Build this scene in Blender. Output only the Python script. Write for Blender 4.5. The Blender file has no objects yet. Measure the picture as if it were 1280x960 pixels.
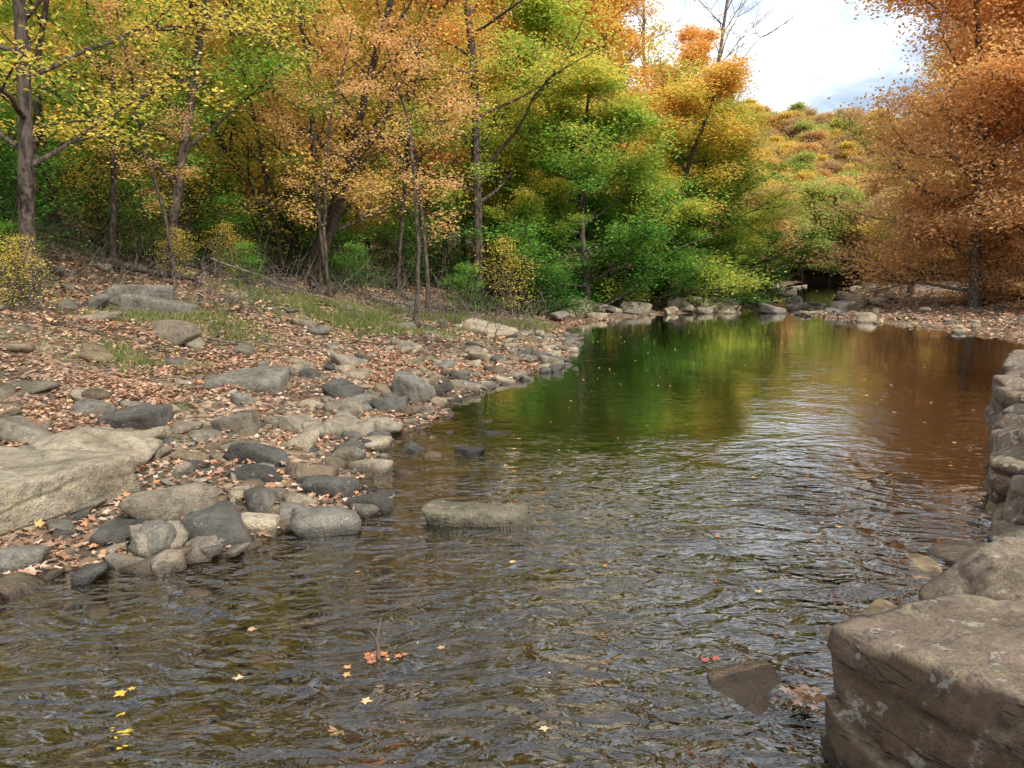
import bpy, bmesh, math, time
import numpy as np
from mathutils import Vector
T0=time.time()
def tick(s): print('TICK',s,round(time.time()-T0,1),flush=True)
R0=np.random.default_rng(7)
scene=bpy.context.scene
# ---------------------------------------------------------------- noise
def _h(ix,iy,iz):
    n=(ix*374761393+iy*668265263+iz*1274126177)&0xffffffff
    n=((n^(n>>13))*1103515245)&0xffffffff
    n=((n^(n>>16))*2246822519)&0xffffffff
    return ((n^(n>>15))&0xffffff)/float(0xffffff)*2-1
def vnoise(p):
    i=np.floor(p).astype(np.int64); f=p-i; u=f*f*(3-2*f)
    x,y,z=i[:,0],i[:,1],i[:,2]; r=0
    for dx in(0,1):
        wx=u[:,0] if dx else 1-u[:,0]
        for dy in(0,1):
            wy=u[:,1] if dy else 1-u[:,1]
            for dz in(0,1):
                wz=u[:,2] if dz else 1-u[:,2]
                r=r+wx*wy*wz*_h(x+dx,y+dy,z+dz)
    return r
def fbm(p,o=4):
    r=0;a=1.0
    for k in range(o):
        r=r+a*vnoise(p*(2**k)+17.3*k); a*=.5
    return r
def n2(x,y,s,o=3):
    return fbm(np.stack([x*s,y*s,np.zeros_like(x)+.37],1),o)
# ---------------------------------------------------------------- mesh
def build(name,V,fl,mats,col=None,link=True):
    V=np.asarray(V,dtype=np.float32)
    me=bpy.data.meshes.new(name)
    me.vertices.add(len(V)); me.vertices.foreach_set('co',V.ravel())
    fl=[f for f in fl if len(f[0])]
    loops=np.concatenate([f[0].ravel() for f in fl]).astype(np.int32)
    tot=np.concatenate([np.full(len(f[0]),f[0].shape[1]) for f in fl]).astype(np.int32)
    st=np.concatenate([[0],np.cumsum(tot)[:-1]]).astype(np.int32)
    me.loops.add(len(loops)); me.loops.foreach_set('vertex_index',loops)
    me.polygons.add(len(tot)); me.polygons.foreach_set('loop_start',st)
    try: me.polygons.foreach_set('loop_total',tot)
    except Exception: pass
    for m in mats: me.materials.append(m)
    me.polygons.foreach_set('material_index',np.concatenate([np.full(len(f[0]),f[1]) for f in fl]).astype(np.int32))
    me.polygons.foreach_set('use_smooth',np.concatenate([np.full(len(f[0]),f[2]) for f in fl]).astype(bool))
    me.update(calc_edges=True)
    if col is not None:
        a=me.color_attributes.new('Col','FLOAT_COLOR','POINT')
        c=np.ones((len(V),4),dtype=np.float32); c[:,:3]=col
        a.data.foreach_set('color',c.ravel())
    if not link: return me
    ob=bpy.data.objects.new(name,me); scene.collection.objects.link(ob)
    return ob
class Acc:
    def __init__(s): s.V=[];s.C=[];s.F=[];s.n=0
    def add(s,V,faces,mat,smooth,col):
        s.V.append(V); s.C.append(np.broadcast_to(col,(len(V),3)))
        s.F.append((faces+s.n,mat,smooth)); s.n+=len(V)
    def tube(s,P,r,k,mat=0,col=(1,1,1)):
        P=np.asarray(P,float); r=np.asarray(r,float)
        T=np.gradient(P,axis=0); T/=np.linalg.norm(T,axis=1)[:,None]+1e-9
        d=P[-1]-P[0]; ref=np.array([0,0,1.]) if abs(d[2])<.75*np.linalg.norm(d) else np.array([1.,0.13,0])
        A=np.cross(T,ref); A/=np.linalg.norm(A,axis=1)[:,None]+1e-9
        B=np.cross(T,A); an=np.arange(k)*2*math.pi/k
        V=P[:,None,:]+r[:,None,None]*(np.cos(an)[None,:,None]*A[:,None,:]+np.sin(an)[None,:,None]*B[:,None,:])
        m=len(P); i=np.arange(m-1)[:,None]*k; j=np.arange(k)[None,:]; j2=(j+1)%k
        F=np.stack([i+j,i+j2,i+k+j2,i+k+j],-1).reshape(-1,4)
        s.add(V.reshape(-1,3),F,mat,True,col)
    def leaves(s,C,size,col,rng,tilt=.55,mat=1,aspect=.62):
        n=len(C); N=np.stack([rng.normal(0,tilt,n),rng.normal(0,tilt,n),np.ones(n)],1)
        N/=np.linalg.norm(N,axis=1)[:,None]
        a=rng.uniform(0,2*math.pi,n); D=np.stack([np.cos(a),np.sin(a),np.zeros(n)],1)
        A=D-N*np.sum(D*N,1)[:,None]; A/=np.linalg.norm(A,axis=1)[:,None]; B=np.cross(N,A)
        sz=size*rng.uniform(.6,1.25,n)[:,None]
        V=np.stack([C-A*sz*.5,C+B*sz*.5*aspect+N*sz*.1+A*sz*.08,C+A*sz*.55,C-B*sz*.5*aspect+N*sz*.1+A*sz*.08],1)
        F=np.arange(n*4).reshape(n,4)
        s.add(V.reshape(-1,3),F,mat,False,np.repeat(col,4,axis=0))
    def stars(s,C,size,col,rng,tilt=.3,mat=0):
        n=len(C); an=np.arange(10)*math.pi/5; rad=np.array([1,.48,.92,.42,.62,.2,.62,.42,.92,.48])*.55
        N=np.stack([rng.normal(0,tilt,n),rng.normal(0,tilt,n),np.ones(n)],1); N/=np.linalg.norm(N,axis=1)[:,None]
        a=rng.uniform(0,2*math.pi,n); D=np.stack([np.cos(a),np.sin(a),np.zeros(n)],1)
        A=D-N*np.sum(D*N,1)[:,None]; A/=np.linalg.norm(A,axis=1)[:,None]; B=np.cross(N,A)
        sz=(size*rng.uniform(.55,1.3,n))[:,None,None]
        curl=rng.uniform(-.1,.35,(n,1,1))*rng.uniform(.2,1,(n,10,1))
        per=C[:,None]+sz*((np.cos(an)*rad)[None,:,None]*A[:,None]+(np.sin(an)*rad)[None,:,None]*B[:,None]*.9+curl*.6*N[:,None])
        V=np.concatenate([C[:,None],per],1)
        b=(np.arange(n)*11)[:,None]; j=np.arange(10)[None]
        F=np.stack([b+0*j,b+1+j,b+1+(j+1)%10],-1).reshape(-1,3)
        s.add(V.reshape(-1,3),F,mat,False,np.repeat(col,11,axis=0))
    def out(s,name,mats,link=True):
        return build(name,np.concatenate(s.V),s.F,mats,np.concatenate(s.C),link)
# ---------------------------------------------------------------- materials
def newmat(name):
    m=bpy.data.materials.new(name); m.use_nodes=True; nt=m.node_tree; nt.nodes.clear()
    o=nt.nodes.new('ShaderNodeOutputMaterial'); return m,nt,o
def nd(nt,t,**k):
    n=nt.nodes.new(t)
    for a,v in k.items(): setattr(n,a,v)
    return n
def ramp(nt,fac,stops):
    r=nd(nt,'ShaderNodeValToRGB'); e=r.color_ramp.elements
    while len(e)<len(stops): e.new(.5)
    for i,(p,c) in enumerate(stops): e[i].position=p; e[i].color=(*c,1) if len(c)==3 else c
    nt.links.new(fac,r.inputs[0]); return r.outputs[0]
def noise(nt,vec,scale,detail=4,rough=.55,dist=0):
    n=nd(nt,'ShaderNodeTexNoise'); n.inputs['Scale'].default_value=scale; n.inputs['Detail'].default_value=detail
    n.inputs['Roughness'].default_value=rough; n.inputs['Distortion'].default_value=dist
    if vec is not None: nt.links.new(vec,n.inputs['Vector'])
    return n.outputs['Fac']
def mixc(nt,f,a,b,mode='MIX'):
    m=nd(nt,'ShaderNodeMix',data_type='RGBA',blend_type=mode)
    for s,v in((m.inputs[0],f),(m.inputs[6],a),(m.inputs[7],b)):
        if hasattr(v,'is_linked'): nt.links.new(v,s)
        elif isinstance(v,(int,float)): s.default_value=v
        else: s.default_value=(*v,1)
    return m.outputs[2]
def mth(nt,op,a,b=None,c=None,clamp=False):
    m=nd(nt,'ShaderNodeMath',operation=op,use_clamp=clamp)
    for i,v in enumerate((a,b,c)):
        if v is None: continue
        if isinstance(v,(int,float)): m.inputs[i].default_value=v
        else: nt.links.new(v,m.inputs[i])
    return m.outputs[0]
def mrange(nt,v,a,b,c,d):
    m=nd(nt,'ShaderNodeMapRange'); nt.links.new(v,m.inputs[0])
    for i,x in enumerate((a,b,c,d)): m.inputs[i+1].default_value=x
    return m.outputs[0]
def leafmat(name,tr=.45):
    m,nt,o=newmat(name); at=nd(nt,'ShaderNodeAttribute',attribute_name='Col')
    d=nd(nt,'ShaderNodeBsdfDiffuse'); t=nd(nt,'ShaderNodeBsdfTranslucent'); mx=nd(nt,'ShaderNodeMixShader'); mx.inputs[0].default_value=tr
    nt.links.new(at.outputs['Color'],d.inputs[0])
    h=nd(nt,'ShaderNodeMix',data_type='RGBA',blend_type='MULTIPLY'); h.inputs[0].default_value=1
    nt.links.new(at.outputs['Color'],h.inputs[6]); h.inputs[7].default_value=(1.2,1.2,1.0,1)
    nt.links.new(h.outputs[2],t.inputs[0])
    nt.links.new(d.outputs[0],mx.inputs[1]); nt.links.new(t.outputs[0],mx.inputs[2]); nt.links.new(mx.outputs[0],o.inputs[0])
    return m
M_leaf=leafmat('tree_leaves',.5); M_lit=leafmat('fallen_leaves',.12); M_grass=leafmat('grass_blades',.3)
def barkmat(name,c1,c2):
    m,nt,o=newmat(name); p=nd(nt,'ShaderNodeBsdfDiffuse')
    tc=nd(nt,'ShaderNodeTexCoord'); mp=nd(nt,'ShaderNodeMapping'); mp.inputs['Scale'].default_value=(1,1,.25)
    nt.links.new(tc.outputs['Object'],mp.inputs[0])
    f=noise(nt,mp.outputs[0],14,4,.65); c=ramp(nt,f,[(.35,c1),(.65,c2)])
    nt.links.new(c,p.inputs['Color'])
    b=nd(nt,'ShaderNodeBump'); b.inputs['Strength'].default_value=.7; b.inputs['Distance'].default_value=.03
    nt.links.new(f,b.inputs['Height']); nt.links.new(b.outputs[0],p.inputs['Normal']); nt.links.new(p.outputs[0],o.inputs[0]); return m
M_bark=barkmat('bark',(.03,.024,.019),(.12,.095,.075)); M_barkp=barkmat('pale_bark',(.06,.05,.04),(.21,.18,.145)); M_drift=barkmat('driftwood',(.05,.035,.025),(.17,.12,.09))
def rockmat(name,big=False):
    m,nt,o=newmat(name); p=nd(nt,'ShaderNodeBsdfPrincipled')
    g=nd(nt,'ShaderNodeNewGeometry'); pos=g.outputs['Position']; at=nd(nt,'ShaderNodeAttribute',attribute_name='Col')
    f1=noise(nt,pos,2.2,5,.6,.4); f2=noise(nt,pos,11,6,.68); f3=noise(nt,pos,60,3,.6)
    c=ramp(nt,f1,[(.32,(.20,.165,.12)),(.5,(.33,.29,.22)),(.68,(.44,.40,.32))])
    c=mixc(nt,1.0,c,ramp(nt,f2,[(.3,(.42,.40,.38)),(.5,(.9,.9,.9)),(.72,(1.15,1.08,.96))]),'MULTIPLY')
    c=mixc(nt,.6,c,ramp(nt,f3,[(.35,(.5,.5,.5)),(.6,(1.1,1.1,1.1))]),'MULTIPLY')
    c=mixc(nt,1.0,c,at.outputs['Color'],'MULTIPLY')
    s=nd(nt,'ShaderNodeSeparateXYZ'); nt.links.new(pos,s.inputs[0])
    sn=nd(nt,'ShaderNodeSeparateXYZ'); nt.links.new(g.outputs['Normal'],sn.inputs[0])
    li=noise(nt,pos,7.5,6,.7); c=mixc(nt,mrange(nt,li,.62,.68,0,.5),c,(.46,.45,.38))
    ms=noise(nt,pos,3.1,5,.7); c=mixc(nt,mth(nt,'MULTIPLY',mrange(nt,ms,.6,.7,0,.75),mrange(nt,sn.outputs[2],.3,.9,0,1)),c,(.10,.11,.035))
    hx=None
    if big:
        side=mrange(nt,sn.outputs[2],.3,.85,1,0)
        st=noise(nt,pos,2.3,7,.72,.3); c=mixc(nt,mth(nt,'MULTIPLY',side,mrange(nt,st,.38,.48,.3,.97)),c,(.15,.09,.045))
        c=mixc(nt,mth(nt,'MULTIPLY',side,mrange(nt,st,.54,.60,0,.85)),c,(.07,.052,.04))
        tp=noise(nt,pos,3.0,7,.72,.4); c=mixc(nt,mrange(nt,tp,.50,.56,0,.6),c,(.25,.165,.115))
        hx=noise(nt,pos,5.5,8,.76,.2); c=mixc(nt,mrange(nt,hx,.44,.37,0,.8),c,(.075,.055,.04))
        c=mixc(nt,mrange(nt,li,.58,.62,0,.65),c,(.52,.48,.40))
        mz=nd(nt,'ShaderNodeMapping'); mz.inputs['Scale'].default_value=(.7,.7,3.6); mz.inputs['Rotation'].default_value=(.06,.09,0); nt.links.new(pos,mz.inputs[0])
        ln=noise(nt,mz.outputs[0],1.5,4,.55,.1); ln=mth(nt,'ABSOLUTE',mth(nt,'SUBTRACT',ln,.5)); crk=mrange(nt,ln,0,.010,1,0)
        c=mixc(nt,mth(nt,'MULTIPLY',crk,mth(nt,'MULTIPLY',side,.75)),c,(.03,.022,.016))
    wn=noise(nt,pos,6,2); wz=mth(nt,'ADD',s.outputs[2],mth(nt,'MULTIPLY',wn,-.08))
    w=mrange(nt,wz,-.01,.05,1,0)
    c=mixc(nt,mth(nt,'MULTIPLY',w,.8),c,mixc(nt,1.0,c,(.24,.21,.18),'MULTIPLY'))
    nt.links.new(c,p.inputs['Base Color']); nt.links.new(mrange(nt,w,0,1,.85,.3),p.inputs['Roughness'])
    hgt=mth(nt,'ADD',mth(nt,'MULTIPLY',f2,1.0),mth(nt,'MULTIPLY',f3,.3))
    if hx is not None: hgt=mth(nt,'ADD',hgt,mth(nt,'SUBTRACT',mth(nt,'MULTIPLY',hx,1.6),mth(nt,'MULTIPLY',mth(nt,'MULTIPLY',crk,side),.5)))
    b=nd(nt,'ShaderNodeBump'); b.inputs['Strength'].default_value=1; b.inputs['Distance'].default_value=.07 if big else .05
    nt.links.new(hgt,b.inputs['Height']); nt.links.new(b.outputs[0],p.inputs['Normal']); nt.links.new(p.outputs[0],o.inputs[0]); return m
M_rock=rockmat('river_rock_stone'); M_ledge=rockmat('sandstone_ledge',big=True)
# ---------------------------------------------------------------- stream outline & terrain
LEFT=[(-14,.8),(-9,2.2),(-6,3.5),(-3.28,4.4),(-2.93,4.75),(-1.98,5.0),(-1.9,5.5),(-1.4,5.75),(-1.0,6.0),(-1.25,6.6),(-1.5,7.2),(-1.44,8.2),(-1.04,9.5),(-.9,11),(-.28,12.85),(.8,14.7),(1.6,18.6),(1.7,24.8),(3.7,29),(8,33.5),(12,38),(14.5,44),(17,52),(24,70),(38,100),(66,165)]
RIGHT=[(72,165),(45,98),(33,69),(24.5,50),(20,42),(16,36.5),(12,32),(13.2,28),(13.9,23.4),(13.7,19.5),(12.3,16.5),(8.4,12),(5.9,9),(4.65,7),(3.65,5.3),(2.5,4.2),(1.95,3.2),(1.55,2.5),(-.6,1.0),(-4,-1),(-14,-3)]
POLY=np.array(LEFT+RIGHT,float); NL=len(LEFT)
def sdist(x,y):
    n=len(POLY); best=np.full(x.shape,1e9); side=np.zeros(x.shape,int); ins=np.zeros(x.shape,bool)
    for i in range(n):
        a=POLY[i]; b=POLY[(i+1)%n]; d=b-a
        t=np.clip(((x-a[0])*d[0]+(y-a[1])*d[1])/(d@d),0,1)
        q=np.hypot(x-a[0]-t*d[0],y-a[1]-t*d[1]); m=q<best; best[m]=q[m]; side[m]=0 if i<NL-1 else 1
        c=((a[1]>y)!=(b[1]>y))&(x<(b[0]-a[0])*(y-a[1])/((b[1]-a[1]) if b[1]!=a[1] else 1e-9)+a[0]); ins^=c
    sd=np.where(ins,-best,best)
    sd=sd+.22*n2(x,y,.9,3)*np.clip(y/8,.4,1.6)
    return sd,side
def sm(t): t=np.clip(t,0,1); return t*t*(3-2*t)
def terrain(x,y):
    x=np.asarray(x,float);y=np.asarray(y,float); sd,side=sdist(x,y); d=np.maximum(sd,0); w=np.maximum(-sd,0)
    big=n2(x,y,.12,3); med=n2(x+31,y,.8,3); fin=n2(x,y+9,3.5,2)
    L=.085*np.minimum(d,6)+.17*np.clip(d-6,0,50)+.08*np.clip(d-55,0,60)
    L=L+big*.35*sm(d/14)+med*.12*sm(d/2)+fin*.03*sm(d/.6)+.5*sm((d-4.5)/2.5)*sm((26-d)/8)
    Rr=.05*np.minimum(d,8)+.04*np.clip(d-8,0,12)+.2*np.clip(d-22,0,40)
    Rr=Rr+med*.06*sm(d/2)+fin*.025*sm(d/.6)
    wall=sm((17.5-y)/2)*sm((x+20)/10); Rr=Rr*(1-wall)+wall*(.34*sm((d-.45)/.3)+med*.05*sm(d)+.02*d)
    z=np.where(side==0,L,Rr)
    deep=.50*(1-np.exp(-w*.45))*(.38+.62*sm((y-6)/7))
    z=np.where(sd>0,z,-deep+fin*.02*sm(w*3)+med*.03*sm(w*2))
    far=27*sm((y-105)/140)+4*sm((y-110)/60)*n2(x,y,.012,3)
    return z+far,sd,side
def axis(a,b,step,lo,hi,g=1.07):
    c=list(np.arange(a,b,step)); s=step; v=c[-1]
    while v<hi: s=min(s*g,14); v+=s; c.append(v)
    s=step; v=c[0]
    while v>lo: s=min(s*g,14); v-=s; c.insert(0,v)
    return np.array(c)
gx=axis(-7,7,.07,-320,330); gy=axis(1.5,14,.07,-60,520,1.045)
X,Y=np.meshgrid(gx,gy); xs=X.ravel(); ys=Y.ravel(); zs,sdg,_=terrain(xs,ys)
nx,ny=len(gx),len(gy); i=np.arange(ny-1)[:,None]*nx; j=np.arange(nx-1)[None]
F=np.stack([i+j,i+j+1,i+nx+j+1,i+nx+j],-1).reshape(-1,4)
m,nt,o=newmat('leafy_ground'); p=nd(nt,'ShaderNodeBsdfPrincipled'); g=nd(nt,'ShaderNodeNewGeometry'); pos=g.outputs['Position']
s=nd(nt,'ShaderNodeSeparateXYZ'); nt.links.new(pos,s.inputs[0])
v=nd(nt,'ShaderNodeTexVoronoi'); v.inputs['Scale'].default_value=13; nt.links.new(pos,v.inputs['Vector'])
sv=nd(nt,'ShaderNodeSeparateColor'); nt.links.new(v.outputs['Color'],sv.inputs[0])
lit=ramp(nt,sv.outputs[0],[(0,(.04,.026,.017)),(.3,(.10,.065,.04)),(.55,(.19,.12,.07)),(.8,(.28,.18,.11)),(1,(.38,.28,.19))])
pat=noise(nt,pos,.55,5,.6); c=mixc(nt,mrange(nt,pat,.46,.64,0,.85),lit,(.055,.043,.028))
gr=noise(nt,pos,.35,5,.65); c=mixc(nt,mrange(nt,gr,.54,.64,0,.5),c,(.07,.09,.03))
bn=noise(nt,pos,9,5,.6); pb=nd(nt,'ShaderNodeTexVoronoi'); pb.inputs['Scale'].default_value=7; nt.links.new(pos,pb.inputs['Vector'])
sp=nd(nt,'ShaderNodeSeparateColor'); nt.links.new(pb.outputs['Color'],sp.inputs[0])
bed=ramp(nt,sp.outputs[1],[(0,(.04,.028,.012)),(.4,(.11,.075,.033)),(.8,(.2,.14,.065)),(1,(.3,.22,.12))])
bed=mixc(nt,mrange(nt,noise(nt,pos,.7,4),.4,.6,0,.75),bed,(.16,.115,.05))
bed=mixc(nt,1.0,bed,ramp(nt,bn,[(.3,(.35,.35,.35)),(.65,(1.15,1.1,1))]),'MULTIPLY')
c=mixc(nt,mrange(nt,s.outputs[2],-.01,.03,1,0),c,bed)
nt.links.new(c,p.inputs['Base Color']); p.inputs['Roughness'].default_value=.9
b=nd(nt,'ShaderNodeBump'); b.inputs['Strength'].default_value=.8; b.inputs['Distance'].default_value=.03
hh=mth(nt,'ADD',v.outputs['Distance'],bn); nt.links.new(hh,b.inputs['Height']); nt.links.new(b.outputs[0],p.inputs['Normal']); nt.links.new(p.outputs[0],o.inputs[0])
build('ground',np.stack([xs,ys,zs],1),[(F,0,True)],[m])
tick('ground')
# ---------------------------------------------------------------- water
m,nt,o=newmat('creek_water'); g=nd(nt,'ShaderNodeNewGeometry'); pos=g.outputs['Position']
s=nd(nt,'ShaderNodeSeparateXYZ'); nt.links.new(pos,s.inputs[0])
mp=nd(nt,'ShaderNodeMapping'); mp.inputs['Rotation'].default_value=(0,0,math.radians(25)); mp.inputs['Scale'].default_value=(.85,1.5,1); nt.links.new(pos,mp.inputs[0])
a1=noise(nt,mp.outputs[0],2.0,1,.45,2.0); a2=noise(nt,mp.outputs[0],5.5,2,.5,1.6); a3=noise(nt,pos,22,2,.5,.5)
cur=noise(nt,pos,.5,2,.5,.6)
near=mrange(nt,s.outputs[1],3.6,9.0,1,.05); near=mth(nt,'MULTIPLY',near,mrange(nt,cur,.35,.62,.4,1.4))
far=mrange(nt,s.outputs[1],9.0,22,1,.3); near=mth(nt,'MULTIPLY',near,far)
h=mth(nt,'ADD',mth(nt,'MULTIPLY',a1,1.1),mth(nt,'ADD',mth(nt,'MULTIPLY',a2,.48),mth(nt,'MULTIPLY',a3,.06)))
h=mth(nt,'MULTIPLY',h,near)
b=nd(nt,'ShaderNodeBump'); b.inputs['Strength'].default_value=1; b.inputs['Distance'].default_value=.11; nt.links.new(h,b.inputs['Height'])
fr=nd(nt,'ShaderNodeFresnel'); fr.inputs['IOR'].default_value=1.55; nt.links.new(b.outputs[0],fr.inputs['Normal'])
gl=nd(nt,'ShaderNodeBsdfGlossy'); gl.inputs['Roughness'].default_value=.01; nt.links.new(b.outputs[0],gl.inputs['Normal']); gl.inputs[0].default_value=(1,1,1,1)
tr=nd(nt,'ShaderNodeBsdfTransparent'); tr.inputs[0].default_value=(.70,.60,.39,1)
df=nd(nt,'ShaderNodeBsdfDiffuse'); df.inputs[0].default_value=(.035,.032,.014,1)
m1=nd(nt,'ShaderNodeMixShader'); m1.inputs[0].default_value=.18; nt.links.new(tr.outputs[0],m1.inputs[1]); nt.links.new(df.outputs[0],m1.inputs[2])
m2=nd(nt,'ShaderNodeMixShader'); nt.links.new(mth(nt,'MULTIPLY',fr.outputs[0],1.8,clamp=True),m2.inputs[0]); nt.links.new(m1.outputs[0],m2.inputs[1]); nt.links.new(gl.outputs[0],m2.inputs[2]); nt.links.new(m2.outputs[0],o.inputs[0])
wx=np.linspace(-25,60,60); wy=np.linspace(-12,125,90); WX,WY=np.meshgrid(wx,wy); i=np.arange(89)[:,None]*60; j=np.arange(59)[None]
build('creek_water',np.stack([WX.ravel(),WY.ravel(),WX.ravel()*0],1),[(np.stack([i+j,i+j+1,i+60+j+1,i+60+j],-1).reshape(-1,4),0,True)],[m])
# ---------------------------------------------------------------- rocks
_ico={}
def ico(l):
    if l not in _ico:
        bm=bmesh.new(); bmesh.ops.create_icosphere(bm,subdivisions=l,radius=1)
        V=np.array([v.co[:] for v in bm.verts]); F=np.array([[v.index for v in f.verts] for f in bm.faces]); bm.free()
        V/=np.linalg.norm(V,axis=1)[:,None]; _ico[l]=(V,F)
    return _ico[l]
def rock(level,seed,size,rot=0,npl=12,p=16,boxy=False,rough=.05,freq=2.2,tilt=(0,0),strata=0,chip=(1.1,1.4)):
    rng=np.random.default_rng(seed); D,F=ico(level)
    if boxy:
        N=np.array([[1,0,0],[-1,0,0],[0,1,0],[0,-1,0],[0,0,1],[0,0,-1]],float)+rng.normal(0,.10,(6,3))*[1,1,.6]; h=np.ones(6)
        E=rng.normal(0,1,(npl,3)); E/=np.linalg.norm(E,axis=1)[:,None]; he=rng.uniform(*chip,npl); N/=np.linalg.norm(N,axis=1)[:,None]
        N=np.concatenate([N,E]); h=np.concatenate([h,he])
    else:
        N=rng.normal(0,1,(npl,3)); N=np.concatenate([N,[[0,0,1],[0,0,-1]]]); N/=np.linalg.norm(N,axis=1)[:,None]; h=rng.uniform(.62,1.05,len(N))
        N=np.concatenate([N,[[1,0,0],[-1,0,0],[0,1,0],[0,-1,0]]]); h=np.concatenate([h,[1,1,1,1]])
    if boxy:
        D=D/np.abs(D).max(1)[:,None]**.75; D/=np.linalg.norm(D,axis=1)[:,None]
    dot=np.maximum(D@N.T,0)/h; mx=dot.max(1); r=1/(mx*((dot/mx[:,None])**p).sum(1)**(1/p)); r=np.minimum(r,1.9)
    V=D*r[:,None]*np.array(size)/2
    s=min(size); off=rng.uniform(0,50,3)
    V=V+D*(rough*s*fbm(V*freq/max(s,.15)*.5+off,4 if level>3 else 2))[:,None]
    if strata:
        lay=V[:,2]*5.2+.8*fbm(V*[1.3,1.3,.6]+off,3)+off[0]; k=np.floor(lay); f=lay-k
        a0=_h(k.astype(np.int64),k.astype(np.int64)*0+seed,k.astype(np.int64)*0); notch=np.exp(-(f/.06)**2)+np.exp(-((f-1)/.06)**2)
        hor=D*[1,1,0]; V=V+hor*(strata*(1.2*a0-1.0*notch+.3*fbm(V*3.3+off,3)))[:,None]
        V[:,2]+=strata*.35*np.round(2.2*fbm(V*[1.8,1.8,0]+off,3))*(D[:,2]>.2)
    cx,sx=math.cos(tilt[0]),math.sin(tilt[0]); cy,sy=math.cos(tilt[1]),math.sin(tilt[1]); cz,sz=math.cos(rot),math.sin(rot)
    V=V@np.array([[1,0,0],[0,cx,-sx],[0,sx,cx]]).T@np.array([[cy,0,sy],[0,1,0],[-sy,0,cy]]).T@np.array([[cz,-sz,0],[sz,cz,0],[0,0,1]]).T
    return V,F
def put_rock(name,loc,size,seed,tint=(1,1,1),mat=None,level=4,rot=0,**k):
    V,F=rock(level,seed,size,rot,**k); ob=build(name,V,[(F,0,True)],[mat or M_rock],np.broadcast_to(np.array(tint,float),(len(V),3)))
    ob.location=loc; return ob
GREY=(.56,.57,.58); DARK=(.27,.275,.29); TAN=(1.0,.93,.82); MID=(.74,.70,.64); BRN=(.66,.54,.42)
put_rock('flat_boulder',(-4.75,5.62,.14),(2.5,1.5,.66),5,(1.05,1.0,.88),level=6,rot=-.2,boxy=True,npl=10,p=90,rough=.02,tilt=(.07,.03),strata=.025)
put_rock('midstream_rock',(-.27,5.75,-.02),(.86,.34,.25),12,(.52,.50,.40),level=5,rot=-.05,boxy=True,npl=12,p=60,rough=.08,tilt=(0,.06),chip=(.9,1.25))
RK=[(-2.7,5.62,.62,.42,.34,MID),(-2.2,5.3,.56,.4,.24,DARK),(-2.55,5.02,.27,.24,.26,GREY),(-2.85,5.2,.28,.24,.18,DARK),(-3.3,4.78,.32,.22,.18,GREY),(-2.15,5.0,.2,.14,.12,GREY),
(-1.57,6.35,.42,.32,.2,DARK),(-1.14,6.02,.34,.24,.18,DARK),(-2.5,7.1,.5,.34,.24,DARK),(-1.92,8.6,.52,.42,.38,MID),(-1.57,11.2,.56,.45,.5,GREY),(-1.72,10.2,.44,.36,.3,DARK),(-2.46,10.7,.46,.38,.34,DARK),
(-.83,12.0,.52,.4,.26,MID),(-3.2,8.4,.58,.42,.32,MID),(-4.3,8.3,.58,.46,.36,DARK),(-3.95,6.85,.9,.5,.34,TAN),(-4.0,7.6,.6,.4,.22,TAN),(-3.7,10.3,.85,.6,.42,GREY),(-2.6,8.75,.46,.34,.22,MID),(-3.4,6.1,.36,.28,.22,GREY),
(-1.8,7.75,.32,.24,.18,DARK),(-.45,8.0,.26,.2,.12,DARK),(-1.1,8.1,.2,.16,.14,DARK),(-5,8.7,.34,.28,.24,GREY),(-.7,20.8,1.3,.8,.3,TAN),(-1.9,6.75,.4,.3,.2,BRN),(-2.2,9.6,.42,.3,.25,MID),(-4.9,7.4,.5,.4,.25,MID),
(-.5,15.5,.7,.4,.22,TAN),(-2.9,13.2,.6,.4,.28,MID),(-7.3,15.5,1.1,.8,.55,GREY),(-8.3,16.5,1.3,.9,.6,GREY),(-6.2,13.6,.8,.5,.35,MID),(2.5,31.0,1.5,1.0,.8,TAN),(4.1,32.3,1.6,1.0,.55,TAN),(5.6,33.3,1.2,.9,.6,MID),(8.4,36,1.6,1.1,.9,MID),(10.2,37.2,1.8,1.0,.7,TAN),(9.6,33.4,1.0,.7,.4,TAN),(11.8,33.6,1.3,.9,.5,GREY),(-.2,9.0,.3,.2,.1,DARK)]
for k,(x,y,a,b_,c_,t) in enumerate(RK):
    z=max(float(terrain([x],[y])[0][0]),-.04); j=.85+.3*R0.random()
    put_rock('river_rock',(x,y,z+c_*.12),(a*1.2,b_*1.2,c_*1.25),100+k,tuple(np.array(t)*j),level=4,rot=R0.uniform(-.5,.5),npl=int(R0.integers(7,11)),p=90,rough=.045,tilt=(R0.uniform(-.25,.25),R0.uniform(-.3,.3)))
th=math.atan2(-.81,.58)
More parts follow.
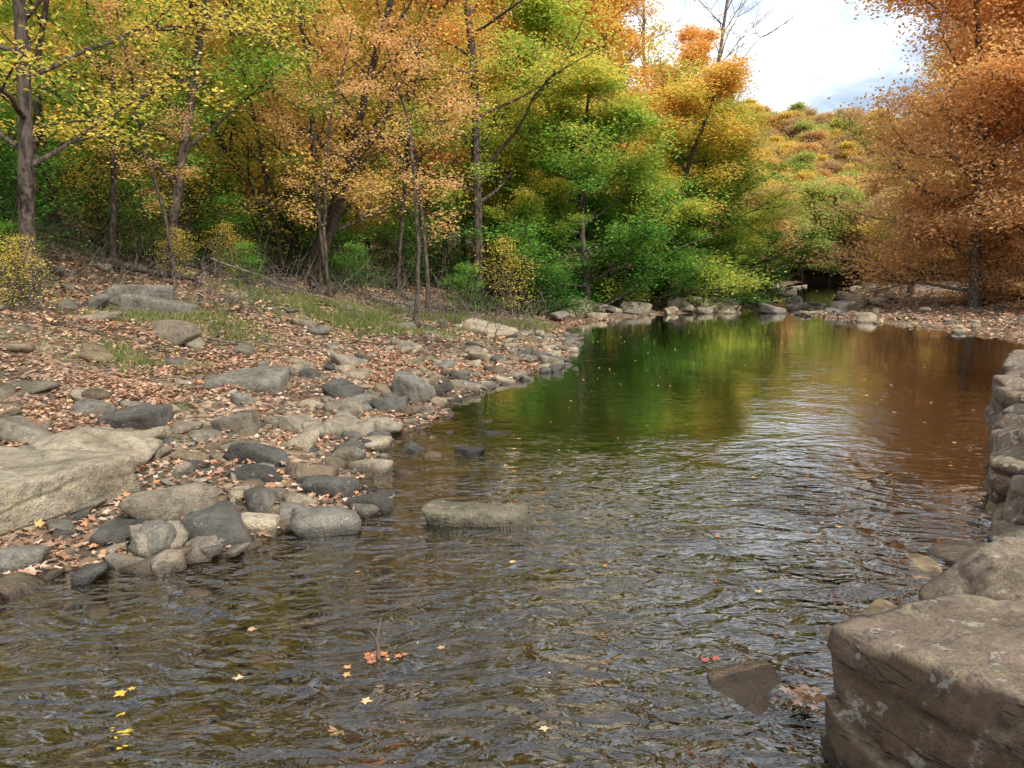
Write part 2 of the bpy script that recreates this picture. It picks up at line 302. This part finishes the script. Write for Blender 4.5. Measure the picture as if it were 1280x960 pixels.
LB=[(2.32,2.5,.0,1.7,1.5,1.12,th,31),(3.05,3.8,-.13,1.4,1.25,1.0,th+.3,32),(4.15,4.55,-.2,1.2,1.0,.9,.3,40),(3.35,4.85,-.24,.9,.6,.60,-.6,44),(2.2,3.75,-.14,.6,.5,.4,.5,51),
(4.2,5.3,-.05,1.2,1.0,.75,.93,33),(4.75,6.3,-.05,1.1,1.0,.8,.98,34),(5.4,7.25,-.02,1.2,1.0,.8,.92,35),(6.1,8.3,-.03,1.3,1.0,.8,.95,36),(6.9,9.5,-.02,1.4,1.1,.85,.9,37),(7.8,10.8,-.02,1.5,1.2,.85,.92,38),(9.0,12.2,-.03,1.7,1.3,.85,.85,48),(10.6,13.9,-.03,2.2,1.8,.8,.8,39),(12.6,15.6,-.05,2.2,1.6,.75,.8,52),
(4.3,5.2,.47,.95,.85,.38,.8,43),(4.95,6.2,.50,.9,.75,.36,1.05,47),(5.6,7.15,.48,1.0,.8,.38,.9,49),(6.4,8.2,.47,1.0,.8,.34,1.0,50),(7.2,9.4,.46,1.1,.8,.32,.85,53),(8.1,10.7,.46,1.1,.9,.3,.95,54),
(2.95,2.3,.56,.9,.8,.26,.2,45),(1.0,.5,.1,2.2,1.6,1.0,-.8,41),(-1.1,-.5,.05,2.2,1.6,.9,.5,42)]
for (x,y,z,a,b_,c_,r,sd_) in LB:
    put_rock('ledge_boulder',(x,y,z),(a,b_,c_),sd_,(1.15,1.02,.86) if sd_%3 else (.98,.92,.84),M_ledge,level=6 if y<8 else 5,rot=r,boxy=True,npl=14,p=220,rough=.016,freq=2.5,tilt=(R0.uniform(-.05,.05),R0.uniform(-.05,.05)),strata=.035,chip=(1.08,1.38))
put_rock('half_sunken_rock',(1.12,3.3,-.06),(.5,.38,.22),77,(.85,.66,.48),M_rock,level=5,rot=.4,npl=10,p=50)
def scatter(name,n,region,cond,smin,smax,pw,tints,sink=.1,seed=1,lvl=2):
    rng=np.random.default_rng(seed); x=rng.uniform(region[0],region[1],n*8); y=rng.uniform(region[2],region[3],n*8)
    z,sd,side=terrain(x,y); ok=np.where(cond(x,y,sd,side,rng))[0][:n]; acc=Acc()
    bases=[rock(lvl,seed*50+q,(1,1,1),0,int(6+q%5),80,rough=.045) for q in range(18)]
    for q in ok:
        V,F=bases[int(rng.integers(18))]; s=smin+(smax-smin)*rng.random()**pw; a=rng.uniform(0,6.28); ca,sa=math.cos(a),math.sin(a)
        V=V*np.array([s,s*rng.uniform(.5,.9),s*rng.uniform(.28,.65)])*1.2; V=V@np.array([[ca,-sa,0],[sa,ca,0],[0,0,1]]).T
        V=V+V[:,:1]*[0,0,rng.uniform(-.35,.35)]
        V=V+np.array([x[q],y[q],z[q]+s*sink*rng.uniform(-.5,1.5)]); acc.add(V,F,0,True,np.array(tints[int(rng.integers(len(tints)))])*rng.uniform(.65,1.25))
    return acc.out(name,[M_rock])
T4=[GREY,MID,TAN,DARK,MID,BRN,TAN]
scatter('shore_stones',1250,(-9,2,4.3,22),lambda x,y,sd,si,r:(si==0)&(sd>-.15)&(sd<4.8)&(r.random(len(x))<np.exp(-np.maximum(sd,0)/2.3)),.05,.44,2.7,T4,.09,1,3)
scatter('upper_bank_stones',180,(-14,3,9,30),lambda x,y,sd,si,r:(si==0)&(sd>3)&(sd<14),.15,.8,2.2,[GREY,MID,BRN],.02,2,3)
scatter('streambed_stones',800,(-7,3,2.3,14),lambda x,y,sd,si,r:(sd<-.35)&(sd>-3)&((si==0)|(y<4.2)),.05,.26,2.0,[(.6,.48,.32),(.4,.32,.22),(.75,.6,.42)],-.15,3)
scatter('riffle_stones',520,(1,36,27,85),lambda x,y,sd,si,r:(sd>-2.4)&(sd<1.6)&((y>32)|(sd>-.2)),.2,1.2,2.4,[TAN,MID,TAN,GREY],.22,4,3)
scatter('gravel_bar_stones',260,(10,34,17,45),lambda x,y,sd,si,r:(si==1)&(sd>-.1)&(sd<7),.1,.5,2.5,[TAN,MID],.1,5)
tick('rocks')
# ---------------------------------------------------------------- leaf litter
LC=np.array([(.45,.26,.16),(.52,.34,.23),(.31,.17,.10),(.60,.44,.32),(.17,.11,.07),(.48,.23,.12),(.42,.29,.20),(.64,.46,.18)])
def litter(name,n,region,cond,size,seed,fancy,lift=.03):
    rng=np.random.default_rng(seed); x=rng.uniform(region[0],region[1],n); y=rng.uniform(region[2],region[3],n); z,sd,side=terrain(x,y)
    ok=cond(x,y,sd,side,rng); x,y,z=x[ok],y[ok],z[ok]; C=np.stack([x,y,np.maximum(z,0)+rng.uniform(.004,lift,len(x))],1)
    col=LC[rng.choice(8,len(x),p=[.22,.2,.14,.12,.1,.1,.1,.02])]*rng.uniform(.55,1.2,(len(x),1)); a=Acc()
    (a.stars(C,size,col,rng,.35,0) if fancy else a.leaves(C,size,col,rng,.35,0,.8)); return a.out(name,[M_lit])
patch=lambda x,y: .5+.9*n2(x+5,y,.7,3)
litter('leaf_litter',110000,(-9.5,.5,4,15),lambda x,y,sd,si,r:(si==0)&(sd>-.03)&(r.random(len(x))<np.clip(patch(x,y),.12,1)*(1-.35*sm((sd-3.5)/3))),.078,11,True,.055)
litter('leaf_litter',120000,(-22,4,13,34),lambda x,y,sd,si,r:(si==0)&(sd>-.03)&(r.random(len(x))<np.clip(patch(x,y),.12,.85)),.105,12,False,.05)
litter('leaf_litter',60000,(9,38,14,60),lambda x,y,sd,si,r:(si==1)&(sd>.1)&(r.random(len(x))<np.clip(patch(x,y)+.3,.2,1)),.14,13,False,.04)
litter('ledge_leaves',900,(2,10,3,12),lambda x,y,sd,si,r:(si==1)&(sd>.9),.09,14,True)
def floating(name,pts,size,cols,seed):
    rng=np.random.default_rng(seed); P=np.array(pts,float); C=np.concatenate([P,np.full((len(P),1),.006)],1)
    a=Acc(); a.stars(C,size,np.array(cols)[rng.integers(0,len(cols),len(P))],rng,.03,0); return a.out(name,[M_lit])
rr=np.random.default_rng(3); fp=[]
for _ in range(230):
    y=rr.uniform(7,26); x=rr.uniform(-.6,9); fp.append((x,y))
for _ in range(26):
    y=rr.uniform(3.2,7.5); x=rr.uniform(-2,3); fp.append((x,y))
fx=np.array(fp); sdv=terrain(fx[:,0],fx[:,1])[1]; fx=fx[sdv<-.2]
floating('floating_leaves',fx,.06,[(.5,.3,.15),(.6,.42,.2),(.4,.18,.08)],5)
floating('floating_leaves',[(-1.86,3.28),(-1.82,3.3)],.075,[(.55,.38,.06)],6)
floating('floating_leaves',[(.14,3.0)],.08,[(.6,.43,.24)],7)
floating('floating_leaves',[(1.05,3.6),(1.0,3.57)],.08,[(.35,.11,.08)],8)
q=rr.normal(0,1,(26,2))*[.055,.05]+[1.36,3.14]; floating('leaf_cluster',q,.075,LC[:4],9).location.z=.05
q=rr.normal(0,1,(14,2))*[.07,.03]+[-.68,3.6]; floating('leaf_cluster',q,.055,[(.5,.2,.08),(.55,.3,.14),(.4,.17,.1)],10)
a=Acc(); a.tube([(-.70,3.6,-.1),(-.69,3.6,.05),(-.705,3.6,.11),(-.68,3.59,.17),(-.675,3.6,.23)],[.013,.011,.009,.006,.003],7); a.tube([(-.70,3.6,.11),(-.722,3.6,.14),(-.735,3.6,.15)],[.006,.005,.002],5)
a.tube([(-.68,3.6,.16),(-.655,3.6,.175),(-.65,3.6,.19)],[.005,.004,.002],5); a.out('snag_twig',[M_drift])
tick('litter')
# ---------------------------------------------------------------- trees
G1=(.14,.33,.06);G2=(.27,.48,.09);YG=(.58,.62,.12);YE=(.90,.70,.16);OR=(.88,.50,.15);DO=(.80,.44,.17);BR=(.62,.38,.20);PO=(.90,.58,.28);DG=(.07,.19,.04)
def pal(t,stops):
    t=np.clip(t,0,1); P=[s[0] for s in stops]; return np.stack([np.interp(t,P,[s[1][k] for s in stops]) for k in range(3)],1)
def path(rng,p,d,L,n,jit,up,):
    P=[np.array(p,float)]; d=np.array(d,float); d/=np.linalg.norm(d)
    for _ in range(n):
        d=d+rng.normal(0,jit,3)+np.array([0,0,up]); d/=np.linalg.norm(d); P.append(P[-1]+d*L/n)
    return np.array(P)
def tree(seed,H,r,lo,Rr,nleaf,leaf,stops,lean=(0,0),nl=16,bark=None,stems=1,sig=.28,clump=.5,elev=(.1,.7),twigs=3,tilt=.5,full=0):
    rng=np.random.default_rng(seed); a=Acc(); anc=[]
    for st in range(stems):
        ln=np.array(lean)+(rng.normal(0,.18,2) if stems>1 else 0); hh=H*(1 if st==0 else rng.uniform(.7,1))
        n=14; T=path(rng,(0+.15*st*rng.normal(),.15*st*rng.normal(),-.3),(ln[0],ln[1],1),hh+.3,n,.07,.03)
        tt=np.linspace(0,1,n+1); rad=r*(1-.86*tt)**.9+.01; rad[0]*=1.5; rad[1]*=1.08
        a.tube(T,rad,10)
        for k in range(nl):
            u=(k+rng.random())/nl; t=lo+(1-lo)*u*.97; x=t*n; i0=int(x); p=T[i0]*(1-x+i0)+T[min(i0+1,n)]*(x-i0)
            az=k*2.4+rng.normal(0,.4); el=rng.uniform(*elev)+u*.45
            L=Rr*(.55+.45*math.sin(math.pi*min(1,.2+full+u*(.8-full))))*(1-.55*u*u)*rng.uniform(.65,1.15)
            B=path(rng,p,(math.cos(az)*math.cos(el),math.sin(az)*math.cos(el),math.sin(el)),L,8,.13,.035)
            br=max(.012,r*(1-.86*t)*.5*min(1,L/3)); a.tube(B,br*(1-.85*np.linspace(0,1,9)),6)
            for q in range(6):
                w=rng.uniform(.25,1)*8; i1=min(int(w),7); p2=B[i1]*(1-w+i1)+B[i1+1]*(w-i1)
                dB=B[i1+1]-B[i1]; dB/=np.linalg.norm(dB); d2=dB+rng.normal(0,.65,3)*[1,1,.45]+[0,0,.1]
                S=path(rng,p2,d2,L*rng.uniform(.25,.5),5,.15,.03); a.tube(S,br*.42*(1-.8*np.linspace(0,1,6)),4)
                anc.append(S[1:])
                for z in range(twigs):
                    w2=int(rng.integers(1,5)); d3=(S[w2+1]-S[w2]); d3/=np.linalg.norm(d3)+1e-9
                    W=path(rng,S[w2],d3+rng.normal(0,.7,3)*[1,1,.5],L*rng.uniform(.1,.24),3,.15,.02); a.tube(W,br*.2*(1-.7*np.linspace(0,1,4)),3); anc.append(W[1:])
    if nleaf:
        ng=len(anc); wts=rng.uniform(0.15,1,ng)**1.2; wts/=wts.sum(); gi=rng.choice(ng,nleaf,p=wts)
        cl=rng.normal(0,clump*.5,ng)
        ln_=np.array([len(A) for A in anc]); st_=np.concatenate([[0],np.cumsum(ln_)[:-1]]); AP=np.concatenate(anc)
        idx=st_[gi]+(rng.random(nleaf)*ln_[gi]).astype(int); C=AP[idx]+rng.normal(0,sig,(nleaf,3))*[1,1,.38]
        t=C[:,2]/H+cl[gi]+rng.normal(0,.06,nleaf); col=pal(t,stops)*rng.uniform(.6,1.1,(nleaf,1))
        keep=C[:,2]>.15; a.leaves(C[keep],leaf,col[keep],rng,tilt)
    return a.out('t',[bark or M_bark,M_leaf],link=False)
def place(name,me,x,y,rot=0,s=1,sz=None,parent=None,dz=0):
    ob=bpy.data.objects.new(name,me); scene.collection.objects.link(ob); z=float(terrain([x],[y])[0][0])
    ob.location=(x,y,z+dz); ob.rotation_euler=(0,0,rot); ob.scale=(s,s,sz or s)
    if parent: ob.parent=parent
    return ob
me_yel=tree(1,13,.15,.2,5.2,24000,.10,[(0,YE),(.35,YE),(.55,YG),(.8,YE),(1,PO)],nl=20,sig=.28)
me_grn=tree(2,14,.14,.12,4.8,26000,.12,[(0,G2),(.4,G2),(.75,YG),(1,YE)],nl=20,lean=(.08,0),sig=.34)
me_org=tree(3,15,.15,.14,5.0,25000,.125,[(0,YE),(.3,PO),(.6,OR),(1,OR)],nl=22,lean=(.1,0),stems=2,sig=.32)
me_sap=tree(4,8.5,.06,.3,2.2,4500,.09,[(0,YE),(.4,PO),(1,PO)],nl=14,sig=.22)
me_tall=tree(5,21,.20,.18,6.0,34000,.15,[(0,G2),(.25,YG),(.55,YE),(.8,YG),(1,OR)],nl=26,sig=.38)
me_ctrG=tree(6,9.5,.17,.02,5.2,58000,.155,[(0,DG),(.3,G1),(.6,G2),(.9,YG),(1.0,YE)],nl=34,elev=(-.25,.25),sig=.38,tilt=.35,clump=.4,full=.25)
me_ctrY=tree(7,11,.18,.03,4.8,50000,.155,[(0,YG),(.25,G2),(.5,YG),(.75,YE),(1,OR)],nl=30,elev=(-.25,.3),sig=.4,tilt=.35,full=.25)
me_ctrO=tree(8,18.5,.26,.12,5.6,50000,.17,[(0,G2),(.35,YG),(.55,YE),(.75,OR),(1,OR)],nl=26,sig=.45)
me_bare=tree(9,24,.26,.4,6,600,.16,[(0,YE),(1,OR)],nl=22,elev=(.4,.9),bark=M_barkp)
me_syc=tree(10,19,.20,.02,5.3,80000,.165,[(0,BR),(.3,PO),(.6,DO),(.8,PO),(1,OR)],nl=44,sig=.66,bark=M_barkp,elev=(-.25,.35),tilt=.8,clump=.6,full=.25)
me_shrubY=tree(11,3.2,.03,.08,1.8,2400,.085,[(0,YG),(.4,YE),(1,YE)],nl=12,stems=3,sig=.24)
me_shrubG=tree(12,3.0,.03,.05,1.8,4500,.10,[(0,DG),(.5,G1),(1,G2)],nl=12,stems=3,sig=.22)
me_thin=tree(13,14,.075,.22,3.0,10000,.12,[(0,G2),(.5,YG),(1,YE)],nl=16,sig=.32)
bgs=[tree(20,16,.14,.10,4.8,20000,.22,[(0,PO),(.5,OR),(1,YE)],nl=20,sig=.45,twigs=1),
     tree(21,17,.14,.08,5.0,22000,.22,[(0,YG),(.5,YE),(1,PO)],nl=20,sig=.45,twigs=1),
     tree(22,15,.13,.05,4.8,23000,.22,[(0,G2),(.5,G2),(1,YG)],nl=20,sig=.45,twigs=1),
     tree(23,18,.14,.12,4.6,17000,.22,[(0,PO),(.5,OR),(1,OR)],nl=20,sig=.45,twigs=1)]
hills=[tree(30,11,.15,.08,4.6,9000,.40,[(0,(.55,.35,.17)),(1,(.72,.45,.17))],nl=16,sig=.8,twigs=0,elev=(.1,.9)),
       tree(31,11,.15,.08,4.6,9000,.40,[(0,(.30,.36,.12)),(1,(.52,.52,.15))],nl=16,sig=.8,twigs=0,elev=(.1,.9)),
       tree(32,11,.15,.08,4.4,7500,.40,[(0,(.45,.30,.18)),(1,(.56,.38,.20))],nl=16,sig=.8,twigs=0,elev=(.1,.9)),
       tree(33,11,.15,.08,4.4,8500,.40,[(0,(.60,.46,.13)),(1,(.78,.58,.15))],nl=16,sig=.8,twigs=0,elev=(.1,.9))]
tick('tree meshes')
place('maple_tree',me_yel,-9.6,15,0.4)
place('maple_tree',me_yel,-14.5,18,2.4)
place('maple_tree',me_grn,-9.6,21,1.0)
place('maple_tree',me_grn,-15,25,3.4,1.1); place('maple_tree',me_org,-9.5,33,5.0,1.0)
for x,y,r in((-10.6,20,.3),(-8.2,27,2.3),(-4.2,28,4.3),(-12.2,24,1.3),(-6.0,24.5,3.3),(-11.6,18.3,5.1),(-3.0,26.5,.9),(-16.5,22,2.9)): place('slender_tree',me_thin,x,y,r)
place('maple_tree',me_org,-7.0,26,0.2)
place('maple_sapling',me_sap,-2.75,21,.6); place('maple_sapling',me_sap,-8.3,18.6,2.6,.75); place('maple_sapling',me_sap,-5.2,21.5,4.0,.85)
place('tall_beech_tree',me_tall,-1.3,30,.5)
place('tall_beech_tree',me_tall,-13,31,2.5,.95)
place('maple_tree',me_org,-3.6,35,3.3,1.05)
place('beech_tree',me_ctrG,3.3,31.8,.3,1.0); place('beech_tree',me_ctrG,9.8,40.5,2.1,1.05); place('beech_tree',me_ctrG,.6,36,4.0,1.0); place('beech_tree',me_ctrG,6.4,35.4,5.2,.7); place('beech_tree',me_ctrG,1.2,31.6,1.2,.55)
place('maple_tree',me_ctrY,7.6,37.2,1.4,1.0); place('maple_tree',me_ctrY,12.2,47,3.9,1.0); place('maple_tree',me_ctrY,14.6,58,.9,1.1); place('maple_tree',me_ctrY,22,76,4.9,1.0)
place('maple_tree',me_ctrO,5.2,42,.6); place('maple_tree',me_ctrO,.2,41,2.9,1.0); place('maple_tree',me_ctrO,10.8,51,5.0,.88)
place('bare_tree',me_bare,14.2,55,.4); place('bare_tree',me_bare,10.5,60,2.4,1.0)
for x,y,r,s in((20.4,33,.3,1),(25.2,33,2.2,1.05),(27.5,41,3.7,1.1),(24.0,27.5,5.1,.95),(32,32,1,1.1),(21.5,28.8,2.8,.5),(22.4,36,4.2,.9)): place('sycamore_tree',me_syc,x,y,r,s)
place('maple_tree',me_grn,26.4,50,1.2,1.3); place('maple_tree',me_org,31,48,2,1.3)
for x,y,r,s,g in((-9.3,13.9,0,.42,0),(.2,27.6,2,.9,0),(-1.6,27,3,.6,1),(-12.5,18,.5,1.1,1),(-13,16.5,2.5,1.2,1),(-12,22.5,1.5,1.0,0),(-7.8,30,4,1.2,1),(-9.5,25,5.5,.8,1),(-17,21,1,1.3,1),(-10.8,21.8,.2,.8,1),(-6.2,27.5,1.7,.9,1),(-13.8,21,2.9,1.1,1),(-4.6,30,4.4,1.1,1),(-16,24,3.1,1.3,1),(-11.2,27.5,5.9,1.2,1),(-8.5,23.4,2.2,.55,0),(-18.5,27,.9,1.4,1),(-2.6,32.5,2.7,1.2,1),(-10.9,16.3,.4,.45,1),(-7.2,20.6,1.9,.4,1),(-5.0,23.8,3.6,.5,1),(-9.0,19.9,5.2,.4,0)):
    place('spicebush' if not g else 'shrub',me_shrubG if g else me_shrubY,x,y,r,s)
par=bpy.data.objects.new('distant_forest',None); scene.collection.objects.link(par)
rng=np.random.default_rng(44); pts=[]
def forest(count,y0,y1,fx,mind,meshes,probs,s0,s1,nm='tree'):
    c=0
    for _ in range(count*14):
        if c>=count: break
        y=rng.uniform(y0,y1); x=fx(y)
        if any((a_-x)**2+(b_-y)**2<mind*mind for a_,b_ in pts): continue
        pts.append((x,y)); place(nm,meshes[int(rng.choice(len(meshes),p=probs))],x,y,rng.uniform(0,6),rng.uniform(s0,s1),parent=par); c+=1
forest(62,34,70,lambda y:rng.uniform(-.85*y-6,.22*y-4.5),5.0,bgs,[.28,.27,.25,.20],.8,1.15)
forest(40,70,110,lambda y:rng.uniform(-.8*y,.20*y-3),7,bgs,[.30,.30,.18,.22],.85,1.2)
forest(26,44,105,lambda y:rng.uniform(.68*y+7,.95*y+9),6,bgs,[.25,.25,.25,.25],.9,1.2)
forest(300,106,250,lambda y:rng.uniform(.25*y,.58*y),3.4,hills,[.3,.25,.25,.2],.8,1.3)
forest(40,88,112,lambda y:rng.uniform(.44*y+5,.62*y+8),4,hills,[.3,.25,.25,.2],.7,1.0)
forest(14,80,104,lambda y:rng.uniform(.28*y,.33*y),3.5,hills,[.3,.3,.2,.2],.6,.9)
pts=[]; forest(40,26,60,lambda y:rng.uniform(-.8*y-4,-.22*y-1),3.4,[me_shrubG,me_shrubY],[.7,.3],1.0,1.9,'underbrush')
tick('placed')
rng=np.random.default_rng(9); a=Acc()
for q in range(1100):
    if q<750: x=rng.uniform(-15,1); y=rng.uniform(20,30)
    else: x=rng.uniform(-14,-5.5); y=rng.uniform(15.5,21)
    z=float(terrain([x],[y])[0][0])
    a.tube(path(rng,(x,y,z),(rng.normal(0,.7),rng.normal(0,.6),1),rng.uniform(.6,2.3)*(1 if q<750 else .6),6,.25,-.06),np.linspace(.011,.003,7),3)
a.out('brush_tangle',[M_barkp])
def stick(name,p0,p1,r,seed,mat,forks=3):
    rg=np.random.default_rng(seed); a=Acc(); z0=float(terrain([p0[0]],[p0[1]])[0][0])+p0[2]; z1=float(terrain([p1[0]],[p1[1]])[0][0])+p1[2]
    A=np.array([p0[0],p0[1],z0]);B=np.array([p1[0],p1[1],z1]); t=np.linspace(0,1,10)[:,None]; P=A*(1-t)+B*t+rg.normal(0,.009*np.linalg.norm(B-A),(10,3)); a.tube(P,np.linspace(r,r*.35,10),7)
    for _ in range(forks):
        i=int(rg.integers(3,9)); a.tube(path(rg,P[i],(B-A)/np.linalg.norm(B-A)+rg.normal(0,.6,3)+[0,0,.3],rg.uniform(.5,1.3),5,.15,0),np.linspace(r*.4,.004,6),5)
    a.out(name,[mat])
stick('fallen_branch',(-7.6,19,.7),(-3.6,18.5,.35),.025,1,M_barkp,5); stick('fallen_log',(-10.6,19.6,.1),(-7.6,18.6,.12),.13,2,M_bark); stick('fallen_log',(-6.5,24,.2),(-3.5,26,.25),.10,3,M_barkp)
stick('fallen_branch',(-5.8,14.2,.08),(-3.2,14.9,.1),.025,4,M_barkp,4); stick('fallen_log',(-13,22,.5),(-8.8,23.5,.2),.14,5,M_bark); stick('fallen_branch',(-3.6,16.2,.1),(-1.6,16.6,.08),.02,6,M_bark,3)
stick('fallen_branch',(-8.5,12.2,.08),(-5.9,12.8,.1),.025,9,M_bark,5); stick('fallen_branch',(-5.2,10.6,.08),(-3.9,11.3,.1),.015,10,M_barkp,4)
stick('fallen_log',(20,31,.15),(25,30.5,.3),.1,7,M_barkp); stick('fallen_log',(22,33,.4),(27,32,.2),.12,8,M_bark)
def grass(name,cx,cy,sx,sy,n,seed,h=.22):
    rg=np.random.default_rng(seed); x=rg.normal(cx,sx,n); y=rg.normal(cy,sy,n); z,sd,si=terrain(x,y); ok=(sd>.3)&(n2(x,y,1.3,3)>-.15); x,y,z=x[ok],y[ok],z[ok]; n=len(x)
    B=np.stack([x,y,z-.02],1); an=rg.uniform(0,6.28,n); S=np.stack([np.cos(an),np.sin(an),0*an],1)*.008; hh=h*rg.uniform(.4,1.4,n)[:,None]
    T=B+np.stack([rg.normal(0,.45,n),rg.normal(0,.45,n),np.ones(n)],1)*hh; Mi=(B+T)/2+[0,0,.02]
    V=np.stack([B-S,B+S,Mi+S*.8,T,Mi-S*.8],1).reshape(-1,3); F=np.arange(n*5).reshape(n,5)
    col=np.array([(.13,.19,.05),(.2,.23,.07),(.32,.28,.13)])[rg.integers(0,3,n)]*rg.uniform(.6,1.2,(n,1)); a=Acc(); a.add(V,F,0,False,np.repeat(col,5,0)); a.out(name,[M_grass])
grass('grass_patch',-4.3,19.3,1.3,.9,13000,1,.2); grass('grass_patch',-6.6,15,.9,.6,4000,2,.14); grass('grass_patch',-1.4,24,1.4,.8,7000,3,.25); grass('grass_patch',-6,11.8,.5,.4,1800,4,.12)
# ---------------------------------------------------------------- light & sky
el=math.radians(42); az=math.radians(140); sdv=Vector((math.sin(az)*math.cos(el),math.cos(az)*math.cos(el),math.sin(el)))
L=bpy.data.lights.new('sun','SUN'); L.energy=5.0; L.angle=math.radians(.6); L.color=(1,.96,.89); lo=bpy.data.objects.new('sun',L); scene.collection.objects.link(lo); lo.rotation_euler=sdv.to_track_quat('Z','Y').to_euler()
w=bpy.data.worlds.new('World'); scene.world=w; w.use_nodes=True; nt=w.node_tree; nt.nodes.clear()
sk=nd(nt,'ShaderNodeTexSky',sky_type='NISHITA'); sk.sun_disc=False; sk.sun_elevation=el; sk.sun_rotation=az
tc=nd(nt,'ShaderNodeTexCoord'); mp=nd(nt,'ShaderNodeMapping'); mp.inputs['Scale'].default_value=(1,1,2.6); nt.links.new(tc.outputs['Generated'],mp.inputs[0])
f=noise(nt,mp.outputs[0],2.6,7,.58,.3); f=mrange(nt,f,.38,.58,.1,1)
c=mixc(nt,f,sk.outputs[0],(11.5,12,12.9)); bg=nd(nt,'ShaderNodeBackground'); bg.inputs[1].default_value=.15; nt.links.new(c,bg.inputs[0])
wo=nd(nt,'ShaderNodeOutputWorld'); nt.links.new(bg.outputs[0],wo.inputs[0])
# ---------------------------------------------------------------- camera
cam=bpy.data.cameras.new('camera'); cam.lens=26.2; cam.sensor_width=36; cam.clip_end=1500; cam.clip_start=.05
co=bpy.data.objects.new('camera',cam); scene.collection.objects.link(co); co.location=(0,0,2); co.rotation_euler=(math.radians(81.15),0,0); scene.camera=co
scene.view_settings.view_transform='Standard'; scene.view_settings.look='None'; scene.view_settings.exposure=0
tick('done')
